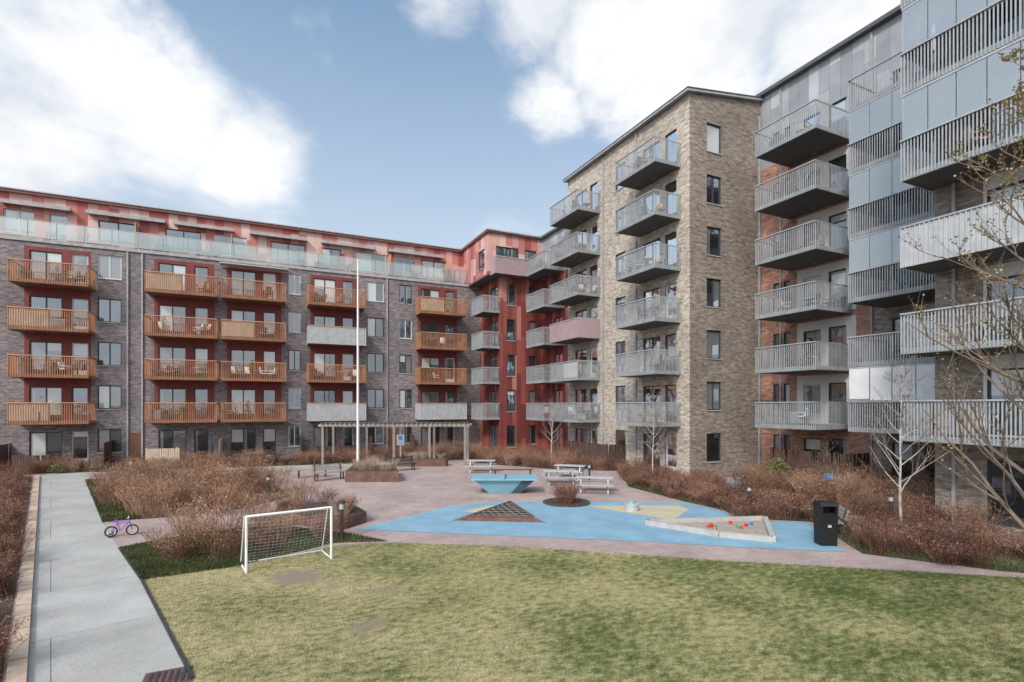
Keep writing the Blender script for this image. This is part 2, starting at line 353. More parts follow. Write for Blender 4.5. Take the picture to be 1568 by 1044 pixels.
def balcony(mb,f,u0,u1,D,z,rail='metal',slab='slab',fasc='fasc',style='bars',sp=.105,bw=.035,H=1.42,cap=None):
    cap=cap or rail
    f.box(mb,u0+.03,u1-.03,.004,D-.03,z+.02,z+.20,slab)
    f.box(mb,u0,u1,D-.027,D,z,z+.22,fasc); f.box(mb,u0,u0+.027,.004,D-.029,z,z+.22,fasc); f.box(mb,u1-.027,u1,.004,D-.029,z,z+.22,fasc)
    um=(u0+u1)/2; f.box(mb,um-.12,um+.12,.4,.5,z-.03,z+.018,fasc)
    t=z+H
    f.box(mb,u0-.02,u1+.02,D+.0,D+.07,t-.05,t,cap); f.box(mb,u0-.02,u0+.05,.004,D-.002,t-.05,t,cap); f.box(mb,u1-.05,u1+.02,.004,D-.002,t-.05,t,cap)
    for u in (u0+.05,(u0+u1)/2,u1-.05):
        f.box(mb,u-.02,u+.02,D-.07,D-.03,z+.2,t-.06,rail)
    if style in('bars','fabric','halffabric'):
        n=int((u1-u0)/sp)
        for i in range(n+1):
            u=u0+(u1-u0)*i/n; f.box(mb,u-bw/2,u+bw/2,D+.003,D+.02,z+.02,t-.05,rail)
        m=int(D/sp)
        for i in range(1,m):
            w=D*i/m
            f.box(mb,u0-.02,u0-.003,w-bw/2,w+bw/2,z+.02,t-.05,rail); f.box(mb,u1+.003,u1+.02,w-bw/2,w+bw/2,z+.02,t-.05,rail)
    if style in('fabric','halffabric'):
        b=u1-.06 if style=='fabric' else u0+(u1-u0)*.5
        f.box(mb,u0+.06,b,D-.028,D-.015,z+.25,t-.08,'fabricw' if rail=='metal' else 'fabric')
    if style=='ribbed' or style=='pink':
        k='metal2' if style=='ribbed' else 'pinkrail'
        f.box(mb,u0+.01,u1-.01,D+.002,D+.012,z+.01,t-.05,k); f.box(mb,u0-.012,u0-.002,.01,D,z+.01,t-.05,k); f.box(mb,u1+.002,u1+.012,.01,D,z+.01,t-.05,k)
        n=int((u1-u0)/.14)
        for i in range(n+1):
            u=u0+(u1-u0)*i/n; f.box(mb,u-.02,u+.02,D+.013,D+.05,z,t-.05,k)
def glazing(mb,f,u0,u1,D,z,blind=0):
    a=z+1.43; b=z+S-.01; n=max(2,int((u1-u0)/.75))
    for i in range(n):
        x=u0+(u1-u0)*i/n; y=u0+(u1-u0)*(i+1)/n
        f.box(mb,x+.012,y-.012,D-.03,D-.02,a,b-.07,'glazing')
        if blind and R.random()<blind: f.box(mb,x+.02,y-.02,D-.016,D-.01,a+R.uniform(0,.3),b-.07,'fabricw')
    for w0,w1 in((.05,D/2-.02),(D/2+.02,D-.05)):
        f.box(mb,u0+.02,u0+.03,w0,w1,a,b,'glazing'); f.box(mb,u1-.03,u1-.02,w0,w1,a,b,'glazing')
    f.box(mb,u0,u1,D-.05,D-.0,b-.06,b,'metal2')
def chair(seat,cush):
    c=MB()
    c.box(-.22,.22,-.22,.22,.40,.45,seat); c.hexa([(-.22,.20,.45),(.22,.20,.45),(.22,.25,.45),(-.22,.25,.45),(-.22,.30,.9),(.22,.30,.9),(.22,.34,.9),(-.22,.34,.9)],seat)
    for x in(-.2,.2):
        for y in(-.2,.2): c.box(x-.02,x+.02,y-.02,y+.02,0,.4,'dark')
        c.box(x-.03,x+.03,-.22,.22,.62,.66,seat); c.box(x-.02,x+.02,-.2,-.16,.45,.62,'dark')
    c.box(-.19,.19,-.20,.18,.452,.50,cush)
    return c.mesh("balcony_chair")
CH=chair('rattan','cloth'); CH2=chair('fabricw','cloth'); CH3=chair('lwood','red')
c=MB()
c.tube([(0,0,.70),(0,0,.73)],.34,16,'metal2'); c.tube([(0,0,.02),(0,0,.70)],.025,8,'dark'); c.tube([(0,0,0),(0,0,.02)],.2,12,'dark')
TB=c.mesh("balcony_table")
def pot(h,w):
    c=MB(); c.tube([(0,0,0),(0,0,.32)],[.12,.17],12,'corten')
    for i in range(60):
        a=R.uniform(0,6.28);e=R.uniform(.2,1.4);r=R.uniform(.15,.42)
        p=Vector((math.cos(a)*math.cos(e)*r*w,math.sin(a)*math.cos(e)*r*w,.32+math.sin(e)*r*h)); t=Vector((R.uniform(-1,1),R.uniform(-1,1),R.uniform(-1,1))).normalized()*.07; q=t.cross(Vector((R.random(),R.random(),1))).normalized()*.05
        c.poly([p-t,p+q,p+t,p-q],'gbush')
        if i%4==0: c.beam((0,0,.3),p,.008,.008,'twigd')
    return c.mesh("potted_plant")
PL=pot(1,1); PL2=pot(2.6,.7)
c=MB(); c.box(-.45,.45,-.16,.16,.04,.62,'cloth'); c.box(-.47,.47,-.18,.18,.62,.66,'metal2')
for x in(-.4,.4): c.box(x-.03,x+.03,-.12,.12,0,.04,'dark')
BX=c.mesh("storage_box")
def clutter(f,u0,u1,D,z,pr=.75):
    if R.random()>pr: return
    zz=z+.203
    for k in range(R.randint(2,5)):
        u=R.uniform(u0+.5,u1-.5); w=R.uniform(.5,D-.4); p=f.P(u,w,zz)
        me,nm=R.choice([(CH,"balcony_chair"),(CH2,"balcony_chair"),(CH,"balcony_chair"),(CH3,"balcony_chair"),(TB,"balcony_table"),(PL,"potted_plant"),(PL2,"potted_plant"),(BX,"storage_box")])
        inst(nm,me,p,R.uniform(0,6.28))
# ---------------------------------------------------------------- building 1: purple brick block
B1=empty("purple_brick_apartment_building"); f=F('x',44.5)
stk=[(-23,-18.8),(-14.4,-10.4),(-7.3,-3.05),(-2.75,1.5),(3.1,7.4),(11.9,16.0)]
ops=[];regs=[(-32,18,0,.35,'pipe')]
for (a,b) in stk:
    regs.append((a+.25,b-.25,zf(1),zf(5)-.3,'redwall'))
    for k in range(0,5):
        z=zf(k)
        ops.append((a+.5,a+2.2,z+.25,z+2.45,2,True,'frame',.42)); ops.append((a+2.7,a+3.6,z+.25,z+2.45,1,True,'framew' if R.random()<.3 else 'frame',.4))
for (a,b) in [(-17.2,-15.8),(-10.3,-8.95),(1.75,2.65),(7.8,9.2),(10.5,11.6)]:
    for k in range(0,5):
        z=zf(k); ops.append((a,b,z+.98,z+2.6,2,False,'frame' if R.random()<.65 else 'framew',.3))
w=MB(); wall(w,f,-32,18.0,0,15.25,ops,'purple',regs)
w.poly([(-32,44.5,0),(-32,58,0),(-32,58,15.25),(-32,44.5,15.25)],'purple'); w.poly([(-32,58,0),(22,58,0),(22,58,18.6),(-32,58,18.6)],'purple')
w.build("brick_walls",B1)
t=MB()
f.box(t,-32,16.9,.003,.09,15.05,15.28,'pipe'); t.box(-32,18.0,44.503,46.0,15.2,15.30,'roof')
for u in (-8.6,9.45,-7.75,-17.6): f.box(t,u-.05,u+.05,.01,.11,.1,15.0,'pipe')
f.box(t,-2.9,1.75,.1,1.0,14.7,14.78,'metal2')
for u in (-8.2,9.95): f.box(t,u-.48,u+.48,.004,.05,.25,2.35,'doorw')
u=-32.0; i=0
while u<16.8:
    e=min(u+1.5,16.8); t.box(u+.02,e-.02,44.56,44.575,15.38,16.45,'railglass'); t.box(u-.025,u+.025,44.58,44.63,15.31,16.48,'owood' if u>3 else 'metal'); u=e
t.box(-32,16.8,44.55,44.60,16.46,16.50,'metal')
for u in (-20,-8.2,-2.2,4.2,9.8,15): t.box(u-.03,u+.03,44.65,45.97,15.31,17.2,'owood')
t.build("terrace_parapet_and_gutters",B1)
for i in range(16):
    u=R.uniform(-15,15.5); inst(*R.choice([("terrace_chair",CH),("terrace_chair",CH2),("potted_plant",PL2),("storage_box",BX)]),(u,45.3,15.31),R.uniform(0,6))
fp=F('x',46.0); ops=[]
u=-31
while u<15:
    wd=R.choice([1.0,2.3,1.6,2.6])
    if u+wd>16: break
    ops.append((u,u+wd,15.4+(0 if wd<1.5 else .5),17.45,2 if wd>1.3 else 1,wd<1.3,'framew' if R.random()<.4 else 'frame',.5)); u+=wd+R.choice([.8,1.2,1.7])
p=MB(); wall(p,fp,-32,16.8,15.3,18.62,ops,'pinkpatch')
u=-31.6
while u<15.5:
    e=min(u+R.uniform(3.5,5.2),16.5); p.box(u,e,45.55,45.95,17.78,17.88,'pipe'); p.box(u,e,45.47,45.547,17.68,17.92,'pipe'); u=e+R.uniform(.3,1.2)
p.build("penthouse_walls",B1)
r=MB(); r.box(-32,16.75,45.72,58.2,18.55,18.72,'redeave'); r.box(-32,16.8,45.62,58.25,18.72,18.80,'metal2')
for u in range(-30,16,4): r.tube([(u,48,18.8),(u,48,19.3)],.08,8,'roof')
r.build("flat_roof",B1)
b=MB()
for si,(a,e) in enumerate(stk):
    for k in range(1,5):
        st='bars'
        if si==4 and k==3: st='ribbed'
        if si==5 and k==4: st='halffabric'
        if si==5 and k==1: st='ribbed'
        if si==4 and k==1: st='ribbed'
        if si==1 and k in(1,3): st='halffabric'
        if si==3 and k in(3,): st='halffabric'
        if si==2 and k in(4,): st='halffabric'
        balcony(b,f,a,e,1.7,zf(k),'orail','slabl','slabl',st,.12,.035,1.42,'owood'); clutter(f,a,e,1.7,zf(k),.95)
b.build("balconies",B1)
# ---------------------------------------------------------------- building 2: red corner block
B2=empty("red_panel_corner_building"); f=F('x',39.8); ops=[]
for k in range(0,5): ops.append((18.5,19.3,zf(k)+.7,zf(k)+2.5,1,False,'frame',.1)); ops.append((20.6,21.3,zf(k)+.9,zf(k)+2.5,1,False,'frame',.2))
w=MB(); wall(w,f,18.0,21.8,0,15.25,ops,'redpatch')
fw=F('y',18.0); ops=[]
for k in range(0,5): ops.append((40.6,42.2,zf(k)+.25,zf(k)+2.45,2,True,'frame',.2))
wall(w,fw,39.8,44.5,0,15.25,ops,'redpatch')
wall(w,F('x',39.8),16.8,21.8,15.25,18.62,[(17.5,19.6,15.6,17.6,3,False,'frame',.3),(20.2,21.3,15.5,17.6,1,True,'frame',.3)],'pinkpatch')
wall(w,F('y',16.8),39.8,46,15.25,18.62,[(40.6,42.0,15.9,17.5,2,False,'frame',.3)],'pinkpatch')
w.box(16.8,18.0,39.8,44.45,15.1,15.25,'slab'); w.build("panel_walls",B2)
r=MB(); r.box(16.6,22.4,39.6,46.2,18.63,18.76,'redeave'); r.box(16.55,30,39.5,58,18.76,18.86,'metal2'); r.build("flat_roof",B2)
b=MB()
for k in range(1,5): balcony(b,fw,40.1,42.7,1.55,zf(k),'metal','slab','fasc','fabric' if k in(3,) else 'bars')
balcony(b,F('x',39.8),17.0,21.6,1.0,zf(5),'metal2','slab','fasc','pink')
b.build("balconies",B2)
# ---------------------------------------------------------------- building 3: tan tower
B3=empty("tan_brick_tower_building"); f=F('y',21.8); ops=[];regs=[]
A=(31.0,34.9);Bk=(23.0,26.6)
for k in range(0,7):
    z=zf(k)
    for (a,b_) in (A,Bk):
        ops.append((a+.35,a+1.3,z+.25,z+2.45,1,True,'framew' if R.random()<.5 else 'frame',.35)); ops.append((a+1.75,min(a+3.3,b_-.15),z+.6 if k%2 else z+.25,z+2.45,2,False,'frame',.35))
    ops.append((28.1,29.2,z+.9,z+2.55,1,False,'frame',.3))
w=MB(); wall(w,f,22.3,35.4,0,22.0,ops,'cream')
g=F('x',22.3); ops=[(23.1,24.25,zf(k)+.95,zf(k)+2.6,2 if k%2 else 1,False,'frame',.22) for k in range(0,7)]
wall(w,g,21.8,27.6,0,22.0,ops,'tan'); w.poly([(21.8,22.3,22.0),(27.6,22.3,22.0),(27.6,22.3,22.9)],'tan')
w.poly([(21.8,35.4,15),(27.6,35.4,15),(27.6,35.4,22.9),(21.8,35.4,22.0)],'tan'); w.build("brick_walls",B3)
r=MB()
def slope(x0,x1,y0,y1,z0,z1,th,k): r.hexa([(x0,y0,z0),(x1,y0,z1),(x1,y1,z1),(x0,y1,z0),(x0,y0,z0+th),(x1,y0,z1+th),(x1,y1,z1+th),(x0,y1,z0+th)],k)
slope(21.45,27.9,22.1,35.6,21.97,22.96,.14,'pipe'); slope(21.42,27.9,22.06,35.62,22.115,23.105,.04,'roofedge')
r.build("sloping_roof",B3)
b=MB()
f.box(b,26.9,27.0,.01,.1,.1,21.9,'pipe'); f.box(b,30.5,30.6,.01,.1,.1,21.9,'pipe'); g.box(b,27.35,27.45,.01,.1,.1,22,'pipe')
for k in range(1,7):
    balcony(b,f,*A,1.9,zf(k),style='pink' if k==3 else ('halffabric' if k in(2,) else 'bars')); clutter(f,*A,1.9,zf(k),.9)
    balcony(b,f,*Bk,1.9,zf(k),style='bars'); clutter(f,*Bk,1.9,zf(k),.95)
b.build("balconies",B3)
B3b=empty("red_link_building"); ops=[]
for k in range(0,6): z=zf(k); ops.append((36.2,37.6,z+.25,z+2.45,2,True,'frame',.3))
w=MB(); wall(w,f,35.4,39.8,0,18.62,ops,'redpatch',[(35.4,39.8,15.1,18.7,'greyclad')]); w.build("panel_walls",B3b)
r=MB(); r.box(21.5,30,35.62,39.49,18.62,18.8,'roofedge'); r.build("flat_roof",B3b)
b=MB()
for k in range(1,6): balcony(b,f,35.9,38.9,1.9,zf(k),style='bars'); clutter(f,35.9,38.9,1.9,zf(k))
b.build("balconies",B3b)
# ---------------------------------------------------------------- building 4: orange brick
B4=empty("orange_brick_apartment_building"); f=F('y',27.6); ops=[]
s1=(16.8,20.3); s2=(11.5,15.2)
regs=[(10.4,15.7,0,18.7,'tan'),(10.4,22.3,18.7,23.2,'greyclad')]
for k in range(0,7):
    z=zf(k)
    if z+2.9<19 and k>0:
        regs.append((s1[0]-.2,s1[1]-.4,z+.22,z+2.9,'white')); regs.append((s2[0]+.3,s2[0]+2.2,z+.22,z+2.9,'white'))
    ops.append((s1[0]+.3,s1[0]+1.25,z+.25,z+2.45,1,True,'frame',.3)); ops.append((s1[0]+1.7,s1[0]+2.7,z+.7,z+2.4,1,False,'framew' if k%2 else 'frame',.4))
    ops.append((21.0,21.45,z+.9,z+2.5,1,False,'frame',.2))
    ops.append((20.35,20.75,z+.9,z+2.5,1,False,'frame',.2))
    ops.append((s2[0]+.4,s2[0]+2.0,z+.25,z+2.45,2,True,'frame',.4)); ops.append((s2[0]+2.5,s2[0]+3.4,z+.7,z+2.45,1,False,'frame',.4))
w=MB(); wall(w,f,10.4,22.3,0,23.1,ops,'orange',regs)
w.poly([(27.6,22.3,22.0),(27.6,36,22.0),(27.6,36,23.1),(27.6,22.3,23.1)],'greyclad'); w.poly([(27.6,36,0),(40,36,0),(40,36,23.1),(27.6,36,23.1)],'orange')
w.poly([(40,36,0),(40,-12,0),(40,-12,23.1),(40,36,23.1)],'orange')
w.build("brick_and_panel_walls",B4)
r=MB(); r.box(27.25,40.2,-12,36.3,23.1,23.3,'roofedge'); r.box(27.3,40.1,-11.9,36.2,23.3,23.36,'metal2'); r.build("flat_roof",B4)
b=MB()
for k in range(1,7):
    balcony(b,f,*s1,2.9,zf(k)); clutter(f,*s1,2.9,zf(k),1)
    balcony(b,f,*s2,2.9,zf(k),style='bars'); clutter(f,*s2,2.9,zf(k),1)
    if k>=3 and k<6: glazing(b,f,*s2,2.9,zf(k))
glazing(b,f,*s2,2.9,zf(1),.9)
f.box(b,15.75,15.85,.01,.11,.1,23,'pipe'); f.box(b,20.85,20.95,.01,.11,.1,23,'pipe')
b.build("balconies",B4)
# ---------------------------------------------------------------- building 5: near wing
B5=empty("tan_brick_wing_building"); f=F('y',21.9); ops=[];regs=[]
for k in range(0,7):
    z=zf(k)
    if k>0:
        for a in (7.0,2.2,-2.5): regs.append((a-1.7,a+2.0,z+.22,z+2.9,'white'))
    for a in (7.0,2.2,-2.5):
        ops.append((a,a+1.9,z+.25,z+2.45,2,True,'frame',.35)); ops.append((a-1.5,a-.5,z+.8,z+2.4,1,False,'frame',.3))
w=MB(); wall(w,f,-12,10.4,0,22.0,ops,'tan',regs); w.poly([(21.9,10.4,0),(27.6,10.4,0),(27.6,10.4,23.1),(21.9,10.4,22.0)],'tan'); w.poly([(21.9,-12,0),(40,-12,0),(40,-12,23),(21.9,-12,22)],'tan')
w.build("brick_walls",B5)
r=MB(); slope(21.5,27.2,-12,10.6,22.0,22.9,.15,'roofedge'); r.build("sloping_roof",B5)
b=MB()
for k in range(1,7):
    for a,e in ((4.2,10.5),(-5,3.2)):
        balcony(b,f,a,e,1.9,zf(k),style='ribbed' if k in(3,) else 'bars',sp=.10,bw=.04)
        if k in(4,5): glazing(b,f,a,e,1.9,zf(k))
        clutter(f,a+1.5,e,1.9,zf(k),1)
f.box(b,9.75,9.85,.01,.11,.1,22,'pipe')
b.build("balconies",B5)
# ---------------------------------------------------------------- ground
def sheet(name,pts,z,k,th=None):
    m=MB()
    if th: m.prism(pts,0.0,z,k)
    else: m.poly([(x,y,z) for x,y in pts],k)
    return m.build(name)
sheet("ground",[(-400,-400),(400,-400),(400,400),(-400,400)],0,'ground')
sheet("courtyard_paving",[(-30,-12),(30,-12),(30,46),(-30,46)],.004,'pave')
LP=[(-2.7,15.4),(-.5,15.6),(1.8,16.6),(3.6,16.2),(6.8,14.2),(11.3,10.5),(17.0,6.2),(26,-.8),(26,-10),(4,-10),(1.2,2),(-1.0,9.5)]
sheet("lawn",LP,.014,'lawn')
sheet("concrete_path",[(-1.3,3.7),(-3.3,10.5),(-12.1,40.3),(-12.2,42),(12,38.2),(12,36.6),(-9.4,39.9),(-9.2,37.4),(-5.3,23.6),(-3.9,19.1),(-2.7,15.4),(-1.0,9.5),(.8,3)],.009,'path')
e=MB(); n=24
for i in range(n):
    t0=i/n;t1=(i+.97)/n; A_=Vector((-1.43,3.7,0)).lerp(Vector((-12.23,40.3,0)),t0);B_=Vector((-1.43,3.7,0)).lerp(Vector((-12.23,40.3,0)),t1); e.beam(A_+Vector((0,0,.045)),B_+Vector((0,0,.045)),.24,.09,'lwood')
e.build("wooden_path_edging")
e=MB(); kp=[(-1.0,9.5),(-2.7,15.4),(-3.9,19.1)]
for a,b_ in zip(kp,kp[1:]): e.beam((*a,.02),(*b_,.02),.05,.06,'dark')
e.beam((-5.3,23.6,.02),(-9.2,37.4,.02),.05,.06,'dark'); e.build("steel_bed_edging")
sheet("blue_rubber_play_surface",[(2.8,18.6),(4.3,19.4),(7.2,21.1),(9.3,21.1),(14.1,18.9),(16.7,17.3),(16.8,15.3),(15.9,14.0),(17.9,12.5),(15.9,10.5),(15.4,9.5),(13.5,10.8),(11,12.8),(7.6,15.2),(4.9,17.1)],.012,'rubberblue')
sheet("yellow_rubber_marking",[(7.2,19.8),(8.7,20.4),(9.9,19.4),(7.8,19.1)],.016,'rubberyel')
sheet("yellow_rubber_marking",[(12.4,18.6),(16.0,17.0),(15.8,16.2),(13.7,14.9),(13.3,16.0)],.016,'rubberyel')
sheet("grey_walk",[(22.5,22),(20.9,19.8),(19.2,13.1),(20.3,7.5),(24,1),(26,1),(22.3,7.7),(20.3,13.1),(22,19.2),(27,21)],.024,'pathd')
g=MB()
for i in range(7): g.box(-1.62+i*.09,-1.58+i*.09,9.5,9.95,.014,.022,'dark')
g.box(-1.7,-.95,9.42,10.02,.010,.0135,'corten'); g.build("drain_grate")
def blades(name,P,n,h,wd,matk,zz=.012,seed=1,holes=()):
    rg=np.random.default_rng(seed)
    P_=np.array(P); lo=P_.min(0);hi=P_.max(0)
    x=rg.uniform(lo[0],hi[0],n*4);y=rg.uniform(lo[1],hi[1],n*4)
    k=np_in(x,y,P)
    for (hx,hy,hr,pp) in holes:
        dd=np.sqrt((x-hx)**2+((y-hy)*1.0)**2)+.18*np.sin(x*7+y*3)+.12*np.sin(y*11)
        k&=~(rg.random(len(x))<np.clip((hr-dd)/.35,0,pp))
    x=x[k][:n];y=y[k][:n];n=len(x)
    a=rg.uniform(0,6.28,n);hh=h*rg.uniform(.5,1.3,n);lx=rg.normal(0,.4,n)*hh;ly=rg.normal(0,.4,n)*hh
    v=np.zeros((n,3,3)); dx=np.cos(a)*wd/2;dy=np.sin(a)*wd/2
    v[:,0]=np.stack([x-dx,y-dy,np.full(n,zz)],1);v[:,1]=np.stack([x+dx,y+dy,np.full(n,zz)],1);v[:,2]=np.stack([x+lx,y+ly,zz+hh],1)
    me=bpy.data.meshes.new(name); me.vertices.add(n*3); me.vertices.foreach_set("co",v.ravel())
    me.loops.add(n*3); me.loops.foreach_set("vertex_index",np.arange(n*3,dtype=np.int32)); me.polygons.add(n)
    me.polygons.foreach_set("loop_start",np.arange(0,n*3,3,dtype=np.int32)); me.polygons.foreach_set("loop_total",np.full(n,3,dtype=np.int32))
    me.materials.append(M[matk]); me.update(calc_edges=True); me.validate()
    o=bpy.data.objects.new(name,me); COL.objects.link(o); return o
VIS=[(-2.75,15.45),(-.5,15.68),(1.8,16.68),(3.65,16.28),(6.85,14.25),(11.35,10.55),(17.0,6.25),(19,4.5),(16,3),(9,3.5),(2,7),(-1.0,9.5)]
blades("lawn_grass",VIS,170000,.045,.009,'blade',.012,1,[(.75,14,1.0,.97),(1.8,10.3,.6,.5),(1.5,13,.5,.5)])
# ---------------------------------------------------------------- shrubs
def shrub(seed,H,W,n,k,head=None,heads=.5,r0=.007,tw=4,hs=1.0):
    r=random.Random(seed); m=MB()
    for i in range(n):
        a=r.uniform(0,6.28);b=r.uniform(0,.35)*W; p0=Vector((math.cos(a)*b,math.sin(a)*b,0))
        h=H*r.uniform(.6,1.05); sp=W*r.uniform(.1,1)*.55; a2=a+r.uniform(-.5,.5)
        p1=p0+Vector((math.cos(a2)*sp*.4,math.sin(a2)*sp*.4,h*.55)); p2=p0+Vector((math.cos(a2)*sp,math.sin(a2)*sp,h))
        m.tube([p0,p1,p2],[r0,r0*.75,r0*.4],3,k,False); ends=[p2]
        for j in range(tw):
            q=p1.lerp(p2,r.uniform(-.3,.9)); e=q+Vector((r.uniform(-1,1)*.16,r.uniform(-1,1)*.16,r.uniform(.05,.25)))
            m.tube([q,e],[r0*.6,r0*.3],3,k,False); ends.append(e)
        if head:
            for e in ends:
                if r.random()<heads:
                    for z in range(5):
                        c=e+Vector((r.gauss(0,.03),r.gauss(0,.03),r.gauss(0,.02))); s=r.uniform(.014,.03)*hs
                        t=Vector((r.uniform(-1,1),r.uniform(-1,1),r.uniform(-.6,.6))).normalized()*s; q=t.cross(Vector((r.random()-.5,r.random()-.5,1))).normalized()*s*.7
                        m.poly([c-t,c+q,c+t,c-q],head)
    return m.mesh("shrub_clump")
SH_A=[shrub(s,1.3,1.5,80,'twig','head',.35,.0075,4) for s in(1,2,3)]
SH_B=[shrub(s,.95,1.2,85,'twigd','twig',.22,.0075) for s in(4,5,6)]
SH_C=[shrub(s,.7,1.0,65,'twigd','twig',.35) for s in(7,8)]
SH_G=[shrub(s,.75,1.1,60,'straw','straw',.2,.006,2) for s in(9,10)]
def green(seed,H,W,n):
    r=random.Random(seed); m=MB()
    for i in range(n):
        a=r.uniform(0,6.28);e=r.uniform(-.1,1.5);rr=r.uniform(.55,1.05)*(1+.2*math.sin(3*a+seed))
        c=Vector((math.cos(a)*math.cos(e)*W*rr,math.sin(a)*math.cos(e)*W*rr,H*.35+math.sin(e)*H*.65*rr)); s=r.uniform(.03,.07)
        t=Vector((r.uniform(-1,1),r.uniform(-1,1),r.uniform(-1,1))).normalized()*s; q=t.cross(Vector((r.random()-.5,r.random()-.5,1))).normalized()*s*.7
        m.poly([c-t,c+q,c+t,c-q],'gbush')
    for i in range(10):
        a=r.uniform(0,6.28); m.tube([(0,0,0),(math.cos(a)*W*.6,math.sin(a)*W*.6,H*.8)],[.015,.005],4,'bark2',False)
    return m.mesh("green_bush")
def fill(name,P,n,kinds,sc=(.8,1.15),seed=3,mind=.35):
    r=random.Random(seed); e=empty(name); xs=[p[0] for p in P];ys=[p[1] for p in P]; got=[];tries=0
    while len(got)<n and tries<n*60:
        tries+=1; x=r.uniform(min(xs),max(xs));y=r.uniform(min(ys),max(ys))
        if inpoly(x,y,P) and all((x-a)**2+(y-b)**2>mind*mind for a,b in got):
            got.append((x,y)); s=r.uniform(*sc); inst("shrub_clump",r.choice(kinds),(x,y,.02),r.uniform(0,6.28),(s,s,s*r.uniform(.75,1.15)),e)
    return e
beds={}
beds['bedL']=[(-3.9,19.1),(-2.7,15.5),(-.5,15.7),(2.0,17.0),(3.5,16.5),(2.3,18.3),(.0,20.6),(-2.6,19.9)]
beds['bed2']=[(-5.3,23.8),(-8.9,37),(-3,36.5),(.5,31),(1.2,26.5),(-.8,24.3),(-3.0,23.6)]
beds['left']=[(-1.6,3.7),(-12.4,40.2),(-16,40.2),(-9,3.7)]
beds['row']=[(-17,41.2),(-12.4,42),(11.8,38.8),(17.5,38),(17.5,44.2),(-17,44.2)]
beds['F']=[(17.3,22.1),(21,27.5),(22,22.2),(20.6,19.8),(19.0,13.1),(20.1,7.5),(23,1.5),(22,1.5),(17.2,6.7),(15.6,9.2),(18.2,12.5),(16.3,14.1),(17.0,15.6),(16.9,17.5)]
beds['B']=[(22.2,19.2),(27.4,21.2),(27.4,11),(21.7,10.2),(21.7,8.4),(20.5,13.1)]
beds['T']=[(20.9,27.6),(17.6,30),(14,36),(16,38),(21.5,38),(21.6,27.6)]
for k,p in beds.items(): sheet("planting_bed_soil",p,.019,'soil')
def inset(P,f):
    cx=sum(p[0] for p in P)/len(P);cy=sum(p[1] for p in P)/len(P); return [(cx+(x-cx)*f,cy+(y-cy)*f) for x,y in P]
fill("dry_hydrangea_bed",inset(beds['bedL'],.85),13,SH_A+SH_C,(.5,.9),seed=1,mind=.6)
fill("dry_hydrangea_bed",inset(beds['bed2'],.92),52,SH_A,(.65,1.15),seed=2,mind=.75)
fill("dry_hedge",[(-2.0,3.9),(-12.7,40.2),(-15.0,40.2),(-5.5,3.9)],230,SH_B+SH_C,(.6,.85),seed=3,mind=.36)
fill("dry_hedge",beds['row'],130,SH_B+SH_C+SH_A,(.6,.95),seed=4,mind=.7)
fill("dry_hedge",beds['F'],130,SH_B+SH_C,(.65,.95),seed=5,mind=.45)
fill("dry_hedge",beds['B'],75,SH_B+SH_A,(.75,1.1),seed=6,mind=.6)
fill("dry_hedge",beds['T'],60,SH_B+SH_A,(.6,.9),seed=7,mind=.7)
def scatter(name,P,n,seed,mk='gcover',h=.08,wd=.05): return blades(name,P,n,h,wd,mk,.02,seed)
scatter("ground_cover_plants",beds['bedL'],22000,21,h=.07,wd=.035)
scatter("ground_cover_plants",beds['F'],36000,22,h=.07,wd=.035)
scatter("ground_cover_plants",[(-5.3,23.6),(-9.2,37.3),(-8.2,37),(-4.2,23.7)],12000,23)
scatter("ground_cover_plants",[(-.5,15.6),(-2.7,15.4),(-3.9,19.1),(-3.2,19.0),(-2.2,16.2),(-.4,16.2)],9000,24,h=.07,wd=.03)
scatter("ground_cover_plants",beds['row'],14000,25)
scatter("fallen_leaves",beds['bed2'],9000,26,'head',.03,.05)
scatter("fallen_leaves",beds['bedL'],5000,27,'head',.03,.04)
scatter("fallen_leaves",beds['left'],16000,28,'head',.03,.04)
GB=[green(31,1.2,.8,1500),green(32,.8,.6,900)]
for x,y,k,s in ((24.6,18.9,0,1.1),(25.6,17.9,1,1.1),(23.8,19.6,1,1),(-3,38.3,1,.8),(22.5,9.6,1,.9),(-11.6,41.6,1,.7)): inst("green_bush",GB[k],(x,y,0),x,s)
sheet("grass_strip",[(-8.4,38.6),(1.6,37),(1.2,35.6),(-7.9,37.4)],.022,'lawn')
c=MB(); pts=[(12.0+1.05*math.cos(a*.3927),19.6+1.05*math.sin(a*.3927)) for a in range(16)]; c.prism(pts,0,.06,'soil'); c.build("round_planting_bed")
for i in range(3): inst("dry_shrub",SH_B[i%3],(12+R.uniform(-.4,.4),19.6+R.uniform(-.4,.4),.05),i,.85)
for x,y,s in ((-1.1,17.4,1.15),(-2.4,20.4,.85),(-.2,21.7,.8),(1.0,23.0,.8),(1.5,24.5,.9),(-1.6,23.4,1.0)): inst("dry_hydrangea_shrub",SH_A[int(x*7)%3],(x,y,.01),x*3,s)
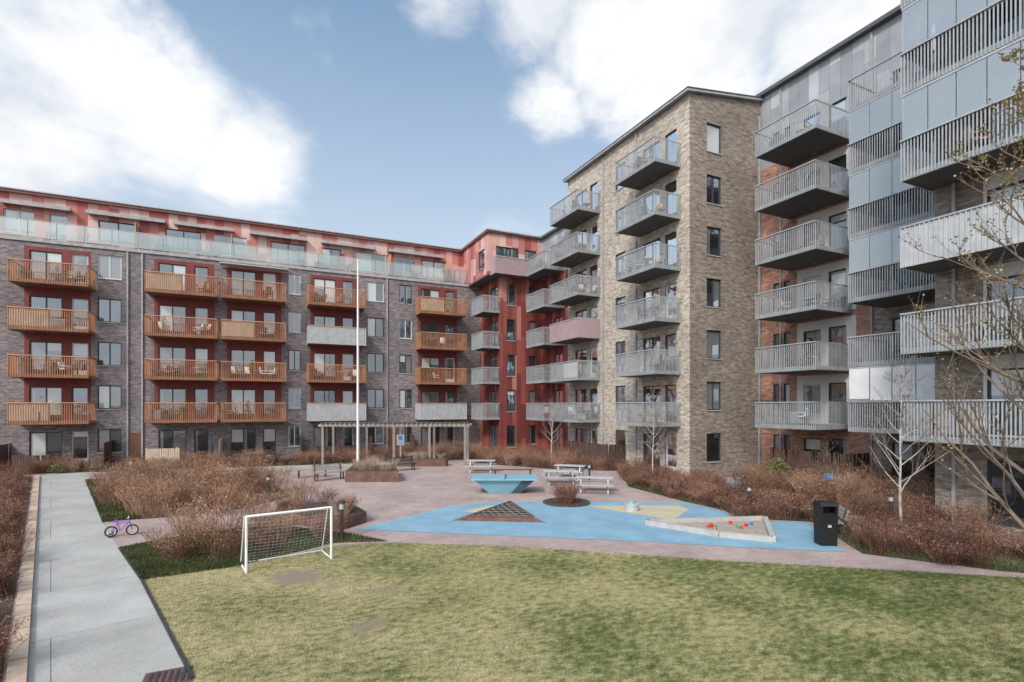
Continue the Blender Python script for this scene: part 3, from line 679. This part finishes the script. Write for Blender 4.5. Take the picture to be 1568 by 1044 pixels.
# ---------------------------------------------------------------- trees
def tree(name,loc,H,seed,r0,bark='bark',spread=.35,budk=None,levels=3,first=.3,nb=16,lean=(0,0),budn=2,bs=.03):
    r=random.Random(seed); m=MB()
    def br(p,d,Ln,rad,lv):
        pts=[p];q=p.copy();dd=d.copy();n=5
        for i in range(n):
            dd=(dd+Vector((r.gauss(0,.09),r.gauss(0,.09),r.gauss(.05,.05)))).normalized(); q=q+dd*Ln/n; pts.append(q.copy())
        m.tube(pts,[rad*(1-.8*i/n) for i in range(n+1)],5 if lv<2 else 3,bark if lv<2 else 'bark2',False)
        if lv<levels:
            for j in range(r.randint(4,6) if lv==1 else r.randint(3,5)):
                t=r.uniform(.25,.98);k=min(int(t*n),n-1); s=pts[k].lerp(pts[k+1],t*n-k)
                nd=(dd+Vector((r.uniform(-1,1),r.uniform(-1,1),r.uniform(-.2,.9)))*.9).normalized()
                br(s,nd,Ln*r.uniform(.3,.55),max(rad*.45,.0045),lv+1)
        if budk and lv>=levels-1:
            for j in range(budn):
                s=pts[r.randint(1,n)]; t=Vector((r.uniform(-1,1),r.uniform(-1,1),r.uniform(0,1))).normalized()*bs; u=t.cross(Vector((.3,.2,1))).normalized()*bs*.45
                m.poly([s,s+t*.5+u,s+t,s+t*.5-u],budk)
    pts=[];q=Vector((0,0,0)); n=9
    for i in range(n+1):
        pts.append(q.copy()); q=q+Vector((r.gauss(0,.03)*H/9+lean[0],r.gauss(0,.03)*H/9+lean[1],H/n))
    m.tube(pts,[max(r0*(1-.88*i/n),.006) for i in range(n+1)],8,bark,False)
    for i in range(nb):
        t=first+(1-first)*(i+.5)/nb; k=min(int(t*n),n-1); s=pts[k].lerp(pts[k+1],t*n-k)
        a=i*2.4+r.uniform(-.4,.4); d=Vector((math.cos(a),math.sin(a),r.uniform(.5,1.1))).normalized()
        br(s,d,H*spread*(1.15-t)*r.uniform(.8,1.15),r0*(1.1-t)*.45+.004,1)
    return m.build(name,None,loc)
tree("birch_tree",(18.3,9.6,0),5.6,3,.05,'bark',.36,'bud',3,.25,24)
tree("birch_tree",(19.4,22.6,0),5.2,4,.05,'bark',.34,None,3,.3,22)
tree("birch_tree",(19.2,33.5,0),4.8,5,.06,'bark',.38,None,3,.28,22)
tree("bare_tree",(23.6,15.5,0),2.6,8,.04,'bark2',.45,None,3,.2,14)
tree("bare_tree",(25.4,14.2,0),3.0,12,.04,'bark2',.45,None,3,.2,16)
tree("bare_tree",(2.6,31.6,0),2.2,9,.03,'bark2',.4,None,3,.2,10)
tree("budding_cherry_tree",(10.3,3.5,0),9.4,6,.09,'bark2',.29,'bud',3,.2,42,(0,0),4,.04)
# ---------------------------------------------------------------- furniture and equipment
m=MB(); h=1.45; p0=Vector((-.4,14.9,0));p1=Vector((1.7,15.25,0)); bk=Vector((-.16,.95,0))
for p in(p0,p1):
    m.tube([p,p+Vector((0,0,h))],.035,10,'whitep'); m.tube([p+Vector((0,0,.03)),p+bk+Vector((0,0,.03))],.022,8,'whitep'); m.tube([p+Vector((0,0,h)),p+bk*.35+Vector((0,0,h-.05)),p+bk+Vector((0,0,.03))],.018,8,'whitep')
m.tube([p0+Vector((0,0,h)),p1+Vector((0,0,h))],.035,10,'whitep'); m.tube([p0+bk+Vector((0,0,.03)),p1+bk+Vector((0,0,.03))],.022,8,'whitep')
d=p1-p0
for i in range(1,20):
    q=p0+d*i/20; sg=Vector((0,0,-.03*math.sin(i*1.3))); m.tube([q+Vector((0,0,h-.03)),q+bk*.35+Vector((0,0,h-.14))+sg,q+bk*.62+Vector((0,0,.62))+sg,q+bk+Vector((0,0,.04))],.0022,3,'net',False)
for j in range(1,13):
    t=j/13; a=bk*.35+(bk*.65)*t; z=(h-.14)*(1-t)+.04*t-.05*math.sin(t*3.14); m.tube([p0+a+Vector((0,0,z)),(p0+p1)/2+a+Vector((0,0,z-.03)),p1+a+Vector((0,0,z))],.0022,3,'net',False)
    for p in(p0,p1): m.tube([p+Vector((0,0,z)),p+a+Vector((0,0,z))],.0022,3,'net',False)
m.build("football_goal")
m=MB(); m.tube([(0,0,0),(0,0,.5),(0,0,13.9)],[.09,.085,.045],14,'whitep'); m.tube([(0,0,13.9),(0,0,14.0),(0,0,14.08)],[.05,.07,.02],12,'whitep'); m.tube([(0,0,0),(0,0,.06)],.2,14,'conc'); m.tube([(.1,0,1.1),(.07,0,13.8)],.006,4,'whitep'); m.box(-.03,.14,-.03,.03,1.0,1.1,'metal'); m.build("flagpole",None,(5.7,36,0))
m=MB(); m.box(-1.6,1.6,-.8,.8,.68,.76,'blue')
m.hexa([(-.75,-.35,0),(.75,-.35,0),(.75,.35,0),(-.75,.35,0),(-1.45,-.65,.68),(1.45,-.65,.68),(1.45,.65,.68),(-1.45,.65,.68)],'blue')
m.poly([(.755,-.36,0.0),(.755,.36,0),(1.46,.66,.675),(1.46,-.66,.675)],'blueshade')  # end facets coloured dark to stand in for shading
m.poly([(.30,-.358,0.0),(.755,-.358,0),(1.455,-.66,.675),(.9,-.66,.675)],'blueshade')
m.box(-.012,.012,-.85,.85,.763,.92,'metal2'); m.build("concrete_table_tennis_table",None,(10.7,23.3,.012),-.445)
m=MB(); o=[(6.3,18.4),(9.2,19.2),(9.3,16.6)]; cx=sum(p[0] for p in o)/3;cy=sum(p[1] for p in o)/3
i_=[(cx+(x-cx)*.72,cy+(y-cy)*.72) for x,y in o]; hs=(.12,.42,.16)
for a in range(3):
    b=(a+1)%3
    m.poly([(*o[a],.013),(*o[b],.013),(*i_[b],hs[b]),(*i_[a],hs[a])],'corten')
    m.poly([(*i_[a],hs[a]),(*i_[b],hs[b]),(*i_[b],.02),(*i_[a],.02)],'dark')
    m.tube([(*i_[a],hs[a]+.02),(*i_[b],hs[b]+.02)],.03,6,'corten')
m.poly([(*p,.02) for p in i_],'soil')
for t in range(1,9):
    t/=9; A_=Vector((*i_[0],hs[0])).lerp(Vector((*i_[1],hs[1])),t);B_=Vector((*i_[2],hs[2])).lerp(Vector((*i_[1],hs[1])),t); m.tube([A_,B_],.009,4,'wood',False)
    A_=Vector((*i_[1],hs[1])).lerp(Vector((*i_[0],hs[0])),t);B_=Vector((*i_[2],hs[2])).lerp(Vector((*i_[0],hs[0])),t); m.tube([A_,B_],.009,4,'wood',False)
m.build("climbing_net_mound")
m=MB(); sp=[(12.4,14.8),(16.8,13.4),(14.4,11.2),(13.4,12.4)]; m.poly([(x,y,.05) for x,y in sp],'sand')
for a in range(4):
    p=sp[a];q=sp[(a+1)%4]; m.beam((*p,.09),(*q,.09),.16,.18,'conc')
for q in range(10):
    x=R.uniform(13.6,15.6);y=R.uniform(12.7,13.5); k=R.choice(['red','yellowp','greenp','bluep','red']); s=R.uniform(.5,1.0); m.tube([(x,y,.05),(x,y,.05+.12*s)],[.05*s,.075*s],8,k)
m.build("sandbox")
def planter(name,P,h,n,kinds):
    e=empty(name); m=MB(); m.prism(P,0,h,'corten'); cx=sum(p[0] for p in P)/len(P);cy=sum(p[1] for p in P)/len(P)
    m.poly([(cx+(x-cx)*.96,cy+(y-cy)*.96,h+.005) for x,y in P],'soil'); m.build("steel_sides",e)
    r=random.Random(5); c=0; P2=inset(P,.8)
    while c<n:
        x=r.uniform(min(p[0] for p in P),max(p[0] for p in P));y=r.uniform(min(p[1] for p in P),max(p[1] for p in P))
        if inpoly(x,y,P2): inst("grass_clump",r.choice(kinds),(x,y,h),x*9,r.uniform(.5,.85),e); c+=1
planter("corten_steel_planter",[(4.1,30.2),(6.8,28.9),(7.3,32.2),(5.0,33.4)],.6,12,SH_G)
planter("corten_steel_planter",[(.3,21.0),(2.4,18.6),(3.4,19.5),(3.1,21.8),(.6,22.7)],.4,7,SH_C+SH_G)
planter("corten_steel_planter",[(8.2,36.3),(11.5,34.8),(11.9,35.6),(8.6,37.1)],.5,6,SH_G)
def bollard(loc,h=1.1):
    m=MB(); m.tube([(0,0,0),(0,0,h*.78)],.055,14,'dark'); m.tube([(0,0,h*.78),(0,0,h*.93)],.075,14,'metal2'); m.tube([(0,0,h*.93),(0,0,h)],[.11,.10],14,'dark'); m.tube([(0,0,.013),(0,0,.03)],.12,14,'dark'); m.build("bollard_light",None,(*loc,0))
for l,hh in (((2.25,17.35),1.25),((.2,27),1.0),((18.0,15.1),1.0),((20.3,11),1.1),((16.5,24.5),1.0),((-7.2,38.2),1.0)): bollard(l,hh)
m=MB(); m.tube([(0,0,.012),(0,0,.25)],.28,18,'metal2'); m.tube([(0,0,.25),(0,0,.3)],[.3,.28],18,'conc'); m.tube([(0,0,.3),(0,0,.42)],.12,12,'blue'); m.build("play_stool",None,(13.5,17.0,0))
m=MB(); m.hexa([(-.24,-.2,.02),(.24,-.2,.02),(.24,.2,.02),(-.24,.2,.02),(-.26,-.22,1.0),(.26,-.22,1.0),(.26,.22,1.0),(-.26,.22,1.0)],'black')
m.box(-.26,.26,.1,.22,1.0,1.22,'black'); m.box(-.26,-.2,-.22,.1,1.0,1.22,'black'); m.box(.2,.26,-.22,.1,1.0,1.22,'black')
m.hexa([(-.29,-.25,1.22),(.29,-.25,1.22),(.29,.25,1.22),(-.29,.25,1.22),(-.25,-.2,1.33),(.25,-.2,1.33),(.25,.2,1.33),(-.25,.2,1.33)],'black')
m.box(-.05,.05,-.236,-.226,.58,.66,'metal2'); m.box(-.22,.22,-.18,.18,.012,.02,'dark'); m.build("black_litter_bin",None,(15.6,10.3,.0),-.5)
def bench(loc,rot,back=True,k='whitep',Ls=1.8):
    m=MB()
    for i in range(4): m.box(-Ls/2,Ls/2,-.22+i*.115,-.13+i*.115,.43,.465,k)
    if back:
        for i in range(3): m.hexa([(-Ls/2,.25+i*.03,.55+i*.12),(Ls/2,.25+i*.03,.55+i*.12),(Ls/2,.28+i*.03,.55+i*.12),(-Ls/2,.28+i*.03,.55+i*.12),(-Ls/2,.275+i*.03,.64+i*.12),(Ls/2,.275+i*.03,.64+i*.12),(Ls/2,.305+i*.03,.64+i*.12),(-Ls/2,.305+i*.03,.64+i*.12)],k)
    for x in(-Ls/2+.15,Ls/2-.15):
        m.box(x-.03,x+.03,-.2,-.14,0,.43,'dark'); m.box(x-.03,x+.03,.14,.2,0,.43,'dark'); m.box(x-.03,x+.03,-.2,.2,.38,.425,'dark')
        if back: m.beam((x,.2,.40),(x,.33,.92),.05,.03,'dark')
    m.build("park_bench",None,(*loc,.004),rot)
def picnic(loc,rot,k='metal2'):
    m=MB()
    for i in range(5): m.box(-.9,.9,-.36+i*.145,-.23+i*.145,.72,.755,k)
    for s in(-1,1):
        for i in range(2): m.box(-.9,.9,s*.72-.13+i*.135,s*.72-.01+i*.135,.43,.46,k)
    for x in(-.65,.65):
        m.beam((x,-.28,.71),(x,-.62,0.0),.05,.06,'metal'); m.beam((x,.28,.71),(x,.62,0.0),.05,.06,'metal'); m.box(x-.02,x+.02,-.82,.82,.37,.425,'metal')
    m.build("picnic_table",None,(*loc,.004),rot)
picnic((14.7,21.4),-.6); picnic((14.5,24.4),-.4); picnic((12.6,31.0),-.5); picnic((16.3,26.2),-.8)
bench((3.4,31.4),.3,True,'wood'); bench((2.6,33),-.2,False,'wood'); bench((17.4,11.4),-2.3,True,'wood'); bench((8.2,33.8),.2,True,'dark'); bench((13.4,28),-.4,False,'corten',2.4)
m=MB(); A_=Vector((3.8,39.45,0)); B_=Vector((13.0,35.05,0)); dn=(B_-A_).normalized(); pn=Vector((-dn.y,dn.x,0))*2.2
for i in range(5):
    for o_ in (Vector((0,0,0)),pn):
        q=A_+(B_-A_)*i/4+o_; m.box(q.x-.07,q.x+.07,q.y-.07,q.y+.07,0,2.75,'wood')
for o_ in (Vector((0,0,0)),pn): m.beam(A_+o_-dn*.3+Vector((0,0,2.83)),B_+o_+dn*.3+Vector((0,0,2.83)),.1,.16,'wood')
n=30
for i in range(n+1):
    q=A_+(B_-A_)*i/n; m.beam(q-pn*.15+Vector((0,0,2.97)),q+pn*1.15+Vector((0,0,2.97)),.05,.11,'wood')
m.build("wooden_pergola")
def fence(a,b,h,k='dwood'):
    m=MB();a=Vector(a);b=Vector(b);Ln=(b-a).length;n=int(Ln/.13);d=(b-a)/n
    for i in range(n): q=a+d*i; m.beam(q+d*.04+Vector((0,0,h/2+R.uniform(-.01,.01))),q+d*.94+Vector((0,0,h/2)),.025,h,k)
    for i in range(int(Ln/1.8)+1):
        q=a+(b-a)*min(1,i*1.8/Ln); m.box(q.x+.02,q.x+.1,q.y+.02,q.y+.1,0,h+.05,k)
    m.build("wooden_fence")
fence((20.2,33,0),(20.2,28,0),1.7); fence((20.2,28,0),(21.7,28,0),1.7); fence((25.6,20,0),(25.6,15.9,0),1.9); fence((25.6,15.9,0),(27.5,15.9,0),1.9)
for x in(-18.3,-14.9,-9.6,-2.9,2.6,7.9,11.4): fence((x,44.4,0),(x,42.9,0),1.8,'lwood' if x in(-2.9,) else 'dwood')
fence((-7.3,42.8,0),(-5.3,42.8,0),1.3,'lwood'); fence((3.2,42.8,0),(6.8,42.8,0),1.1,'dwood'); fence((-14.2,42.8,0),(-12.4,42.8,0),1.1,'dwood')
m=MB(); m.box(-.03,.03,-.03,.03,0,1.3,'dark'); m.box(-.18,.18,-.045,-.032,1.0,1.3,'bluep'); m.build("blue_sign",None,(22.3,14.6,0),-.9)
m=MB(); m.box(-.04,.04,-.04,.04,0,2.2,'metal'); m.box(-.28,.28,-.06,-.042,1.3,2.1,'metal2'); m.box(-.15,.15,-.065,-.062,1.7,2.0,'bluep'); m.build("information_sign",None,(9.2,38.6,0),-.3)
m=MB()
for x in(-.28,.28):
    m.ring((x,0,.18),.155,.025,(0,1,0),'rubber'); m.ring((x,0,.18),.13,.008,(0,1,0),'whitep')
    for a in range(8): m.tube([(x,0,.18),(x+.13*math.cos(a*.785),0,.18+.13*math.sin(a*.785))],.003,3,'whitep',False)
for a,b in(((-.28,0,.18),(-.12,0,.42)),((-.12,0,.42),(.2,0,.44)),((-.05,0,.2),(.2,0,.44)),((-.05,0,.2),(-.12,0,.48)),((-.28,0,.18),(-.05,0,.2)),((.28,0,.18),(.18,0,.56))): m.tube([a,b],.017,8,'purplep')
m.tube([(.16,-.2,.6),(.18,0,.56),(.16,.2,.6)],.012,8,'whitep'); m.hexa([(-.22,-.06,.48),(-.02,-.03,.48),(-.02,.03,.48),(-.22,.06,.48),(-.22,-.06,.52),(-.02,-.03,.52),(-.02,.03,.52),(-.22,.06,.52)],'purplep')
for y in(-.14,.14): m.ring((-.28,y,.075),.05,.02,(0,1,0),'rubber',12); m.tube([(-.28,0,.18),(-.28,y,.075)],.008,6,'whitep')
m.build("childs_bicycle",None,(-4.2,20.9,.006),.1)
for x,y,a in ((26.3,13.4,1),(-11,43.4,2),(0.5,43.3,.5),(21,6,1.5),(5,43.2,1)): inst("garden_chair",CH,(x,y,.02),a,1)
for x,y in((-13.2,43.2),(-.8,43.3)): inst("garden_table",TB,(x,y,.02))
m=MB(); m.tube([(0,0,0),(0,0,.05)],.22,12,'dark'); m.tube([(0,0,.05),(0,0,.8)],.02,8,'dark'); m.tube([(0,0,.8),(0,0,1.3),(0,0,2.2)],[.10,.09,.02],8,'dark'); m.build("folded_parasol",None,(-3.4,43.2,0))
# ---------------------------------------------------------------- world & light
W=bpy.data.worlds.new("World"); scene.world=W; W.use_nodes=True; nt=W.node_tree; bg=nt.nodes["Background"]
sdir=Vector((-.80,-.60,.80)).normalized(); el=math.asin(sdir.z); rot=math.atan2(sdir.x,sdir.y)
sky=N(nt,"ShaderNodeTexSky"); sky.sky_type='NISHITA'; sky.sun_disc=False; sky.sun_elevation=el; sky.sun_rotation=rot; sky.dust_density=1.5; sky.ozone_density=1.5
tc=N(nt,"ShaderNodeTexCoord"); dirv=tc.outputs["Generated"]
nz=N(nt,"ShaderNodeVectorMath",operation='NORMALIZE'); L(nt,dirv,nz.inputs[0])
mp=N(nt,"ShaderNodeMapping"); mp.inputs["Scale"].default_value=(1,1,1.7); L(nt,nz.outputs[0],mp.inputs[0])
n1=noise(nt,mp.outputs[0],3.8,9,.60); n1.inputs["Distortion"].default_value=.3
blobs=[((-.344,1.272,.70),.22,.9),((-.42,1.30,.50),.20,.75),((-.16,1.18,.55),.17,.9),((-.03,1.13,.46),.17,.9),((-.3,1.25,.95),.2,.5),((.76,.76,.72),.27,1.1),((1.049,.6077,.75),.30,1.1),((.47,.88,.80),.16,.9),((.32,.95,.79),.12,.7),((.62,.82,.72),.2,.95),((.50,.87,.58),.11,.72),((.70,.77,.58),.14,.85),((1.2,.5,.9),.4,1.0)]
prev=None
def WM(op,a,b=None):
    n=N(nt,"ShaderNodeMath",operation=op)
    for i,x in enumerate((a,b)):
        if x is None: continue
        if isinstance(x,(int,float)): n.inputs[i].default_value=x
        else: L(nt,x,n.inputs[i])
    return n.outputs[0]
def near(d,rad,amp):
    v=Vector(d).normalized(); dd=N(nt,"ShaderNodeVectorMath",operation='DISTANCE'); L(nt,nz.outputs[0],dd.inputs[0]); dd.inputs[1].default_value=v
    mr=N(nt,"ShaderNodeMapRange"); mr.interpolation_type='SMOOTHSTEP'; L(nt,dd.outputs['Value'],mr.inputs[0]); mr.inputs['From Min'].default_value=0; mr.inputs['From Max'].default_value=rad; mr.inputs['To Min'].default_value=amp; mr.inputs['To Max'].default_value=0
    return mr.outputs[0]
for d,rad,amp in blobs:
    o=near(d,rad,amp); prev=o if prev is None else WM('MAXIMUM',prev,o)
sx=N(nt,"ShaderNodeSeparateXYZ"); L(nt,nz.outputs[0],sx.inputs[0])
back=N(nt,"ShaderNodeMapRange"); L(nt,sx.outputs[1],back.inputs[0]); back.inputs['From Min'].default_value=.1; back.inputs['From Max'].default_value=-.3; back.inputs['To Min'].default_value=0; back.inputs['To Max'].default_value=.7
prev=WM('MAXIMUM',prev,back.outputs[0])
val=WM('ADD',WM('MULTIPLY',prev,.74),WM('MULTIPLY',WM('SUBTRACT',n1.outputs[0],.5),1.7))
cl=N(nt,"ShaderNodeMapRange"); cl.interpolation_type='SMOOTHSTEP'; L(nt,val,cl.inputs[0]); cl.inputs['From Min'].default_value=.10; cl.inputs['From Max'].default_value=.70
n2=noise(nt,mp.outputs[0],5,6,.6); cr=ramp(nt,[(.35,(5.5,5.7,6.1)),(.62,(7.4,7.4,7.4))]); L(nt,n2.outputs[0],cr.inputs[0])
tint=N(nt,"ShaderNodeMix"); tint.data_type='RGBA'; tint.inputs[0].default_value=.5; L(nt,sky.outputs[0],tint.inputs[6]); tint.inputs[7].default_value=(1.9,3.2,4.9,1)
hz=N(nt,"ShaderNodeMapRange"); L(nt,sx.outputs[2],hz.inputs[0]); hz.inputs['From Min'].default_value=0.08; hz.inputs['From Max'].default_value=.60; hz.inputs['To Min'].default_value=.85; hz.inputs['To Max'].default_value=0.06
hm=N(nt,"ShaderNodeMix"); hm.data_type='RGBA'; L(nt,hz.outputs[0],hm.inputs[0]); L(nt,tint.outputs[2],hm.inputs[6]); hm.inputs[7].default_value=(5.2,5.9,6.5,1)
mx=N(nt,"ShaderNodeMix"); mx.data_type='RGBA'; L(nt,cl.outputs[0],mx.inputs[0]); L(nt,hm.outputs[2],mx.inputs[6]); L(nt,cr.outputs[0],mx.inputs[7])
# added out-of-view glow around the sun, brightens the sky to light the scene
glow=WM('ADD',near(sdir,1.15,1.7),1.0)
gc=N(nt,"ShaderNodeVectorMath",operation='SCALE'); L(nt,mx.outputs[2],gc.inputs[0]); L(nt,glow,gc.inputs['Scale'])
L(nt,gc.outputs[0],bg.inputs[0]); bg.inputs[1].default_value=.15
sl=bpy.data.lights.new("sun","SUN"); sl.energy=3.0; sl.angle=math.radians(10); sl.color=(1,.945,.87)
so=bpy.data.objects.new("sun",sl); COL.objects.link(so); so.rotation_euler=sdir.to_track_quat('Z','Y').to_euler(); so.location=(-20,-20,40)
# ---------------------------------------------------------------- camera
cd=bpy.data.cameras.new("camera"); cd.sensor_width=36; cd.lens=18.3; cd.shift_y=.0625; cd.clip_end=2000; cd.clip_start=.1
co=bpy.data.objects.new("camera",cd); COL.objects.link(co); co.location=(0,0,4.3); co.rotation_euler=(math.radians(90),0,math.radians(-25.5)); scene.camera=co
scene.view_settings.view_transform='Standard'; scene.view_settings.look='None'; scene.view_settings.exposure=0
